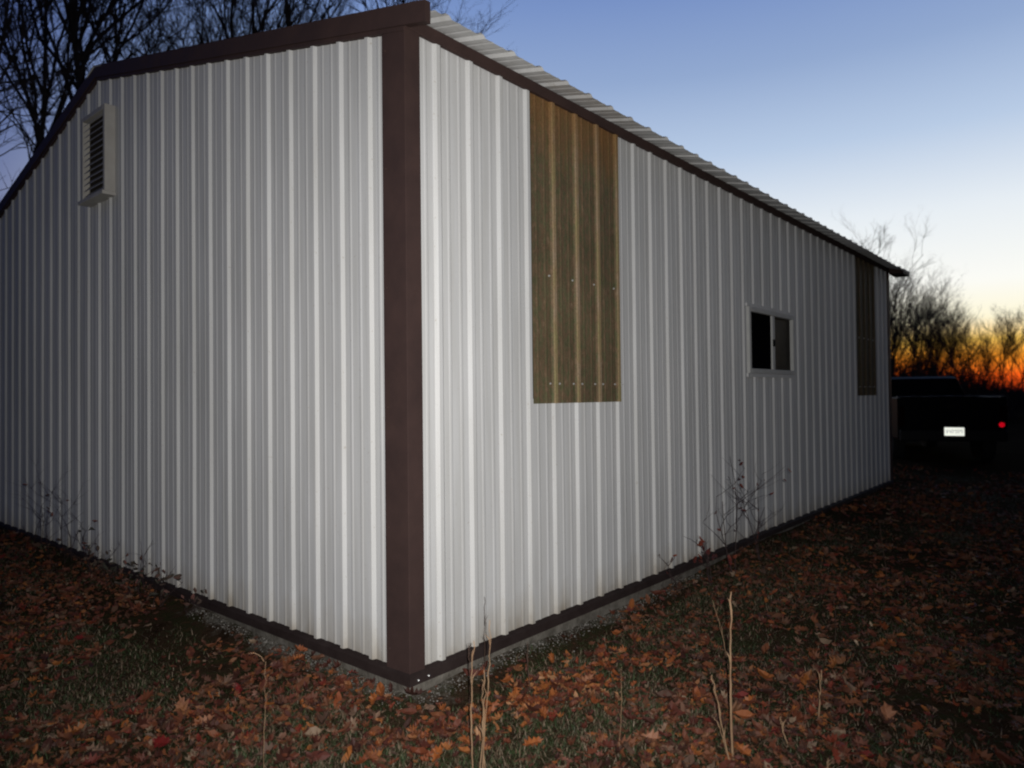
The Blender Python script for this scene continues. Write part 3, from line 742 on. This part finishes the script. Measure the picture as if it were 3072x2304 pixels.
# undergrowth band below them
def thicket(name, p0, p1, h, n, seed, label):
    r2 = random.Random(seed); mb = MB(); c0 = (p0+p1)*.5
    for _ in range(n):
        t = r2.random(); P = p0.lerp(p1, t) + Vector((r2.gauss(0, 1.6), r2.gauss(0, 1.2), 0)); P.z = gz(P.x, P.y)-.1
        hh = h*r2.uniform(.35, 1.0)*(.72+.75*noise.noise(Vector((t*9, seed*1.3, 0)))); d = Vector((r2.gauss(0, .28), r2.gauss(0, .28), 1)).normalized()
        pts = [P-c0]; 
        for k in range(4):
            d = (d+Vector((r2.gauss(0, .2), r2.gauss(0, .2), 0))).normalized(); pts.append(pts[-1]+d*hh/4)
        mb.tube(pts, [.024, .020, .015, .011, .006], 3, cap=False)
        for _k in range(4):
            b_ = pts[r2.randint(1, 4)]; dd = Vector((r2.gauss(0, 1), r2.gauss(0, 1), r2.uniform(0, 1.2))).normalized()
            mb.tube([b_, b_+dd*hh*.16, b_+(dd+Vector((0, 0, .3)))*hh*.28], [.011, .009, .005], 3, cap=False)
            if r2.random() < .5: 
                leaf_geo(mb, b_+dd*hh*.16, .11, tiltq(r2, 1.2), OVAL, .3, r2)
    o = mb.build(name, TW); o.location = c0; tag(o, label, 'undergrowth', kind='stuff')
thicket('undergrowth', at(2600, 36), at(2850, 40), 3.3, 4000, 1, 'dark tangled undergrowth below the trees beyond the truck')
thicket('undergrowth', at(2860, 60), at(3200, 62), 1.9, 2600, 2, 'dark far undergrowth along the orange horizon at right')
thicket('undergrowth', at(2560, 110), at(3300, 110), 2.2, 1600, 6, 'low black line of distant undergrowth on the horizon')

thicket('undergrowth', Vector((46, -6, 0)), Vector((26, -34, 0)), 8.5, 2600, 9, 'dark woods edge carrying on beyond the right side of the picture')
# ------------------------------------------------------------------ parked pickup beyond the far end
PAINT = principled('dark_truck_paint', (.003, .0032, .004), .5, .05)
GLEAMM = principled('grey_gleam_strip', (.03, .03, .032), .45, .35)
RUBBER = principled('tyre_rubber', (.012, .012, .012), .85, .2)
CHROME = principled('dull_bumper', (.006, .006, .007), .5, .2)
TGLASS = principled('truck_glass', (.003, .003, .003), .12, .12)
PLATE = principled('reflective_plate', (.93, .97, .88), .31, .5, metal=1.0)
PLTXT = principled('plate_lettering', (.25, .30, .36), .6, .3)
REFL = principled('red_reflector', (.95, .004, .02), .30, .5, metal=1.0)
REDL = principled('red_lens', (.006, .001, .001), .6, .02)
def inv_cam(px, py, depth): return CAMP + (fwd + rgt*((px-1536)/FPX) - upp*((py-1152)/FPX))*depth
PP = inv_cam(2858, 1294, 12.5)
hd = R(25)
tx = Vector((math.cos(hd), math.sin(hd), 0)); ty = Vector((math.sin(hd), -math.cos(hd), 0))   # forward, truck's right
gt = gz(PP.x, PP.y)
truck = empty('pickup_truck', (PP.x, PP.y, gt)); truck.rotation_euler = (0, 0, hd)
tag(truck, 'dark pickup truck seen from behind, white plate shining, parked past the far wall end', 'pickup truck')
# local: x forward (0 at rear plate), y left, z up. 
def tprism(name, prof, y0, y1, mat, parent=truck, bev=.012):
    mb = MB(); mb.prism([Vector((x, y0, z)) for x, z in prof], Vector((0, y1-y0, 0))); return mb.build(name, mat, parent, bevel=bev)
hw = .86; zt = PP.z + .60 - gt; zb = .48
tg = MB(); tg.box(.06, -hw+.10, zb+.08, .11, hw-.10, zt); tgo = tg.build('tailgate', PAINT, truck, bevel=.014)
rl_ = MB(); rl_.box(.045, -hw, zt+.0105, .125, hw, zt+.026); rl_.build('tailgate_gleam', GLEAMM, truck, bevel=.006)  # added lighter strip that paints the sky gleam along the top edge
hm = MB(); hm.box(.04, -.09, zt-.20, .06, .09, zt-.13); hm.build('handle', DARKIN, tgo, bevel=.004)
for sg in (-1, 1):
    y0, y1 = (sg*hw, sg*(hw-.10)); a, b = min(y0, y1), max(y0, y1)
    arch = [(.05+.78+.42*math.cos(R(t)), .34+.42*math.sin(R(t))) for t in range(170, 5, -15)]
    tprism('bed_side', [(.05, zb), (.36, zb)] + [p for p in arch if p[1] > zb-.02] + [(1.28, zb), (1.95, zb), (1.95, zt+.01), (.05, zt)], a, b, PAINT)
tprism('bed_floor', [(.1, zb+.05), (1.95, zb+.05), (1.95, zb+.10), (.1, zb+.10)], -hw+.1, hw-.1, PAINT)
zc = PP.z+.60-gt
cabp = [(1.99, zb-.06), (4.95, zb-.06), (5.02, .62), (4.98, .98), (3.75, 1.10), (3.1, 1.58), (2.9, 1.62), (2.25, 1.63), (2.08, 1.58), (1.99, zt+.02)]
cb = MB(); i = 0
def cab_ring(y, ins):
    out = []
    for x, z in cabp:
        k = max(0, (z-zt)/(1.63-zt)) if z > zt else 0
        out.append(Vector((x, y*(1-.17*k), z)))
    return out
A = cab_ring(hw-.02, 0); B = cab_ring(-hw+.02, 0)
cb.v += A + B; n = len(A); cb.f.append(tuple(range(n))); cb.f.append(tuple(range(n, 2*n))[::-1])
for k in range(n): cb.f.append((k, n+k, n+(k+1) % n, (k+1) % n))
cab = cb.build('cab', PAINT, truck, bevel=.03)
rw = MB(); rw.quad(Vector((1.987, -.55, zt+.09)), Vector((1.987, .55, zt+.09)), Vector((2.045, .52, 1.50)), Vector((2.045, -.52, 1.50)))
o = rw.build('rear_window', TGLASS, truck); sdm = o.modifiers.new('s', 'SOLIDIFY'); sdm.thickness = .01; sdm.offset = 1
for sg in (-1, 1):
    s_ = MB(); yy = sg*(hw-.005)
    s_.prism([(2.25, yy, zt+.05), (3.55, yy, zt+.05), (3.08, yy-sg*.13, 1.52), (2.35, yy-sg*.13, 1.52)], Vector((0, sg*.006, 0))); s_.build('side_window', TGLASS, truck)
bp_ = MB(); bp_.box(-.04, -hw+.02, .44, .05, hw-.02, .64); bpo = bp_.build('rear_bumper', CHROME, truck, bevel=.02)
bp_ = MB(); bp_.box(4.98, -hw+.02, .40, 5.12, hw-.02, .62); bp_.build('front_bumper', CHROME, truck, bevel=.02)
# plate with dim characters
zp = PP.z - gt
pl = MB(); pm_ = Matrix.Translation(Vector((-.09, 0, zp))) @ Matrix.Rotation(R(-16), 4, 'Z') @ Matrix.Rotation(R(3.4), 4, 'Y')
pl.box(-.006, -.152, -.076, .004, .152, .076, pm_); plo = pl.build('licence_plate', PLATE, truck, bevel=.004)
for k, (x0, w_) in enumerate(((-.115, .03), (-.072, .03), (-.029, .03), (.014, .03), (.057, .03), (.1, .018))):
    ch = MB()
    ch.box(-.0075, x0, -.032, -.0062, x0+.007, .028, pm_); ch.box(-.0075, x0+w_-.007, -.032 if k % 2 else 0, -.0062, x0+w_, .028, pm_)
    ch.box(-.0075, x0+.0071, .021, -.0062, x0+w_-.0071, .028, pm_)
    ch.build('character', PLTXT, plo)
for sg in (-1, 1):
    t1 = MB(); t1.box(.02, min(sg*hw, sg*(hw-.11)), .70, .049, max(sg*hw, sg*(hw-.11)), 1.06); to = t1.build('tail_light', REDL, truck, bevel=.01)
    if sg == -1:
        rf = MB(); rf.lathe(Vector((.019, -.765, zp+.115)), Vector((-1, .29, .06)), [(.046, 0), (.046, .006), (.044, .009)], 16); rf.build('reflector', REFL, to)
for x in (.83, 4.2):
    for sg in (-1, 1):
        cy = sg*(hw-.14)
        wh = MB(); wh.lathe(Vector((x, cy-sg*.1, .36)), Vector((0, sg, 0)), [(.22, 0), (.34, .01), (.36, .04), (.36, .18), (.34, .215), (.23, .22)], 28)
        wo_ = wh.build('wheel', RUBBER, truck, smooth=False)
        rm = MB(); rm.lathe(Vector((x, cy+sg*.1, .36)), Vector((0, sg, 0)), [(.215, 0), (.21, .022), (.12, .03), (.05, .035)], 20); rm.build('rim', CHROME, wo_)
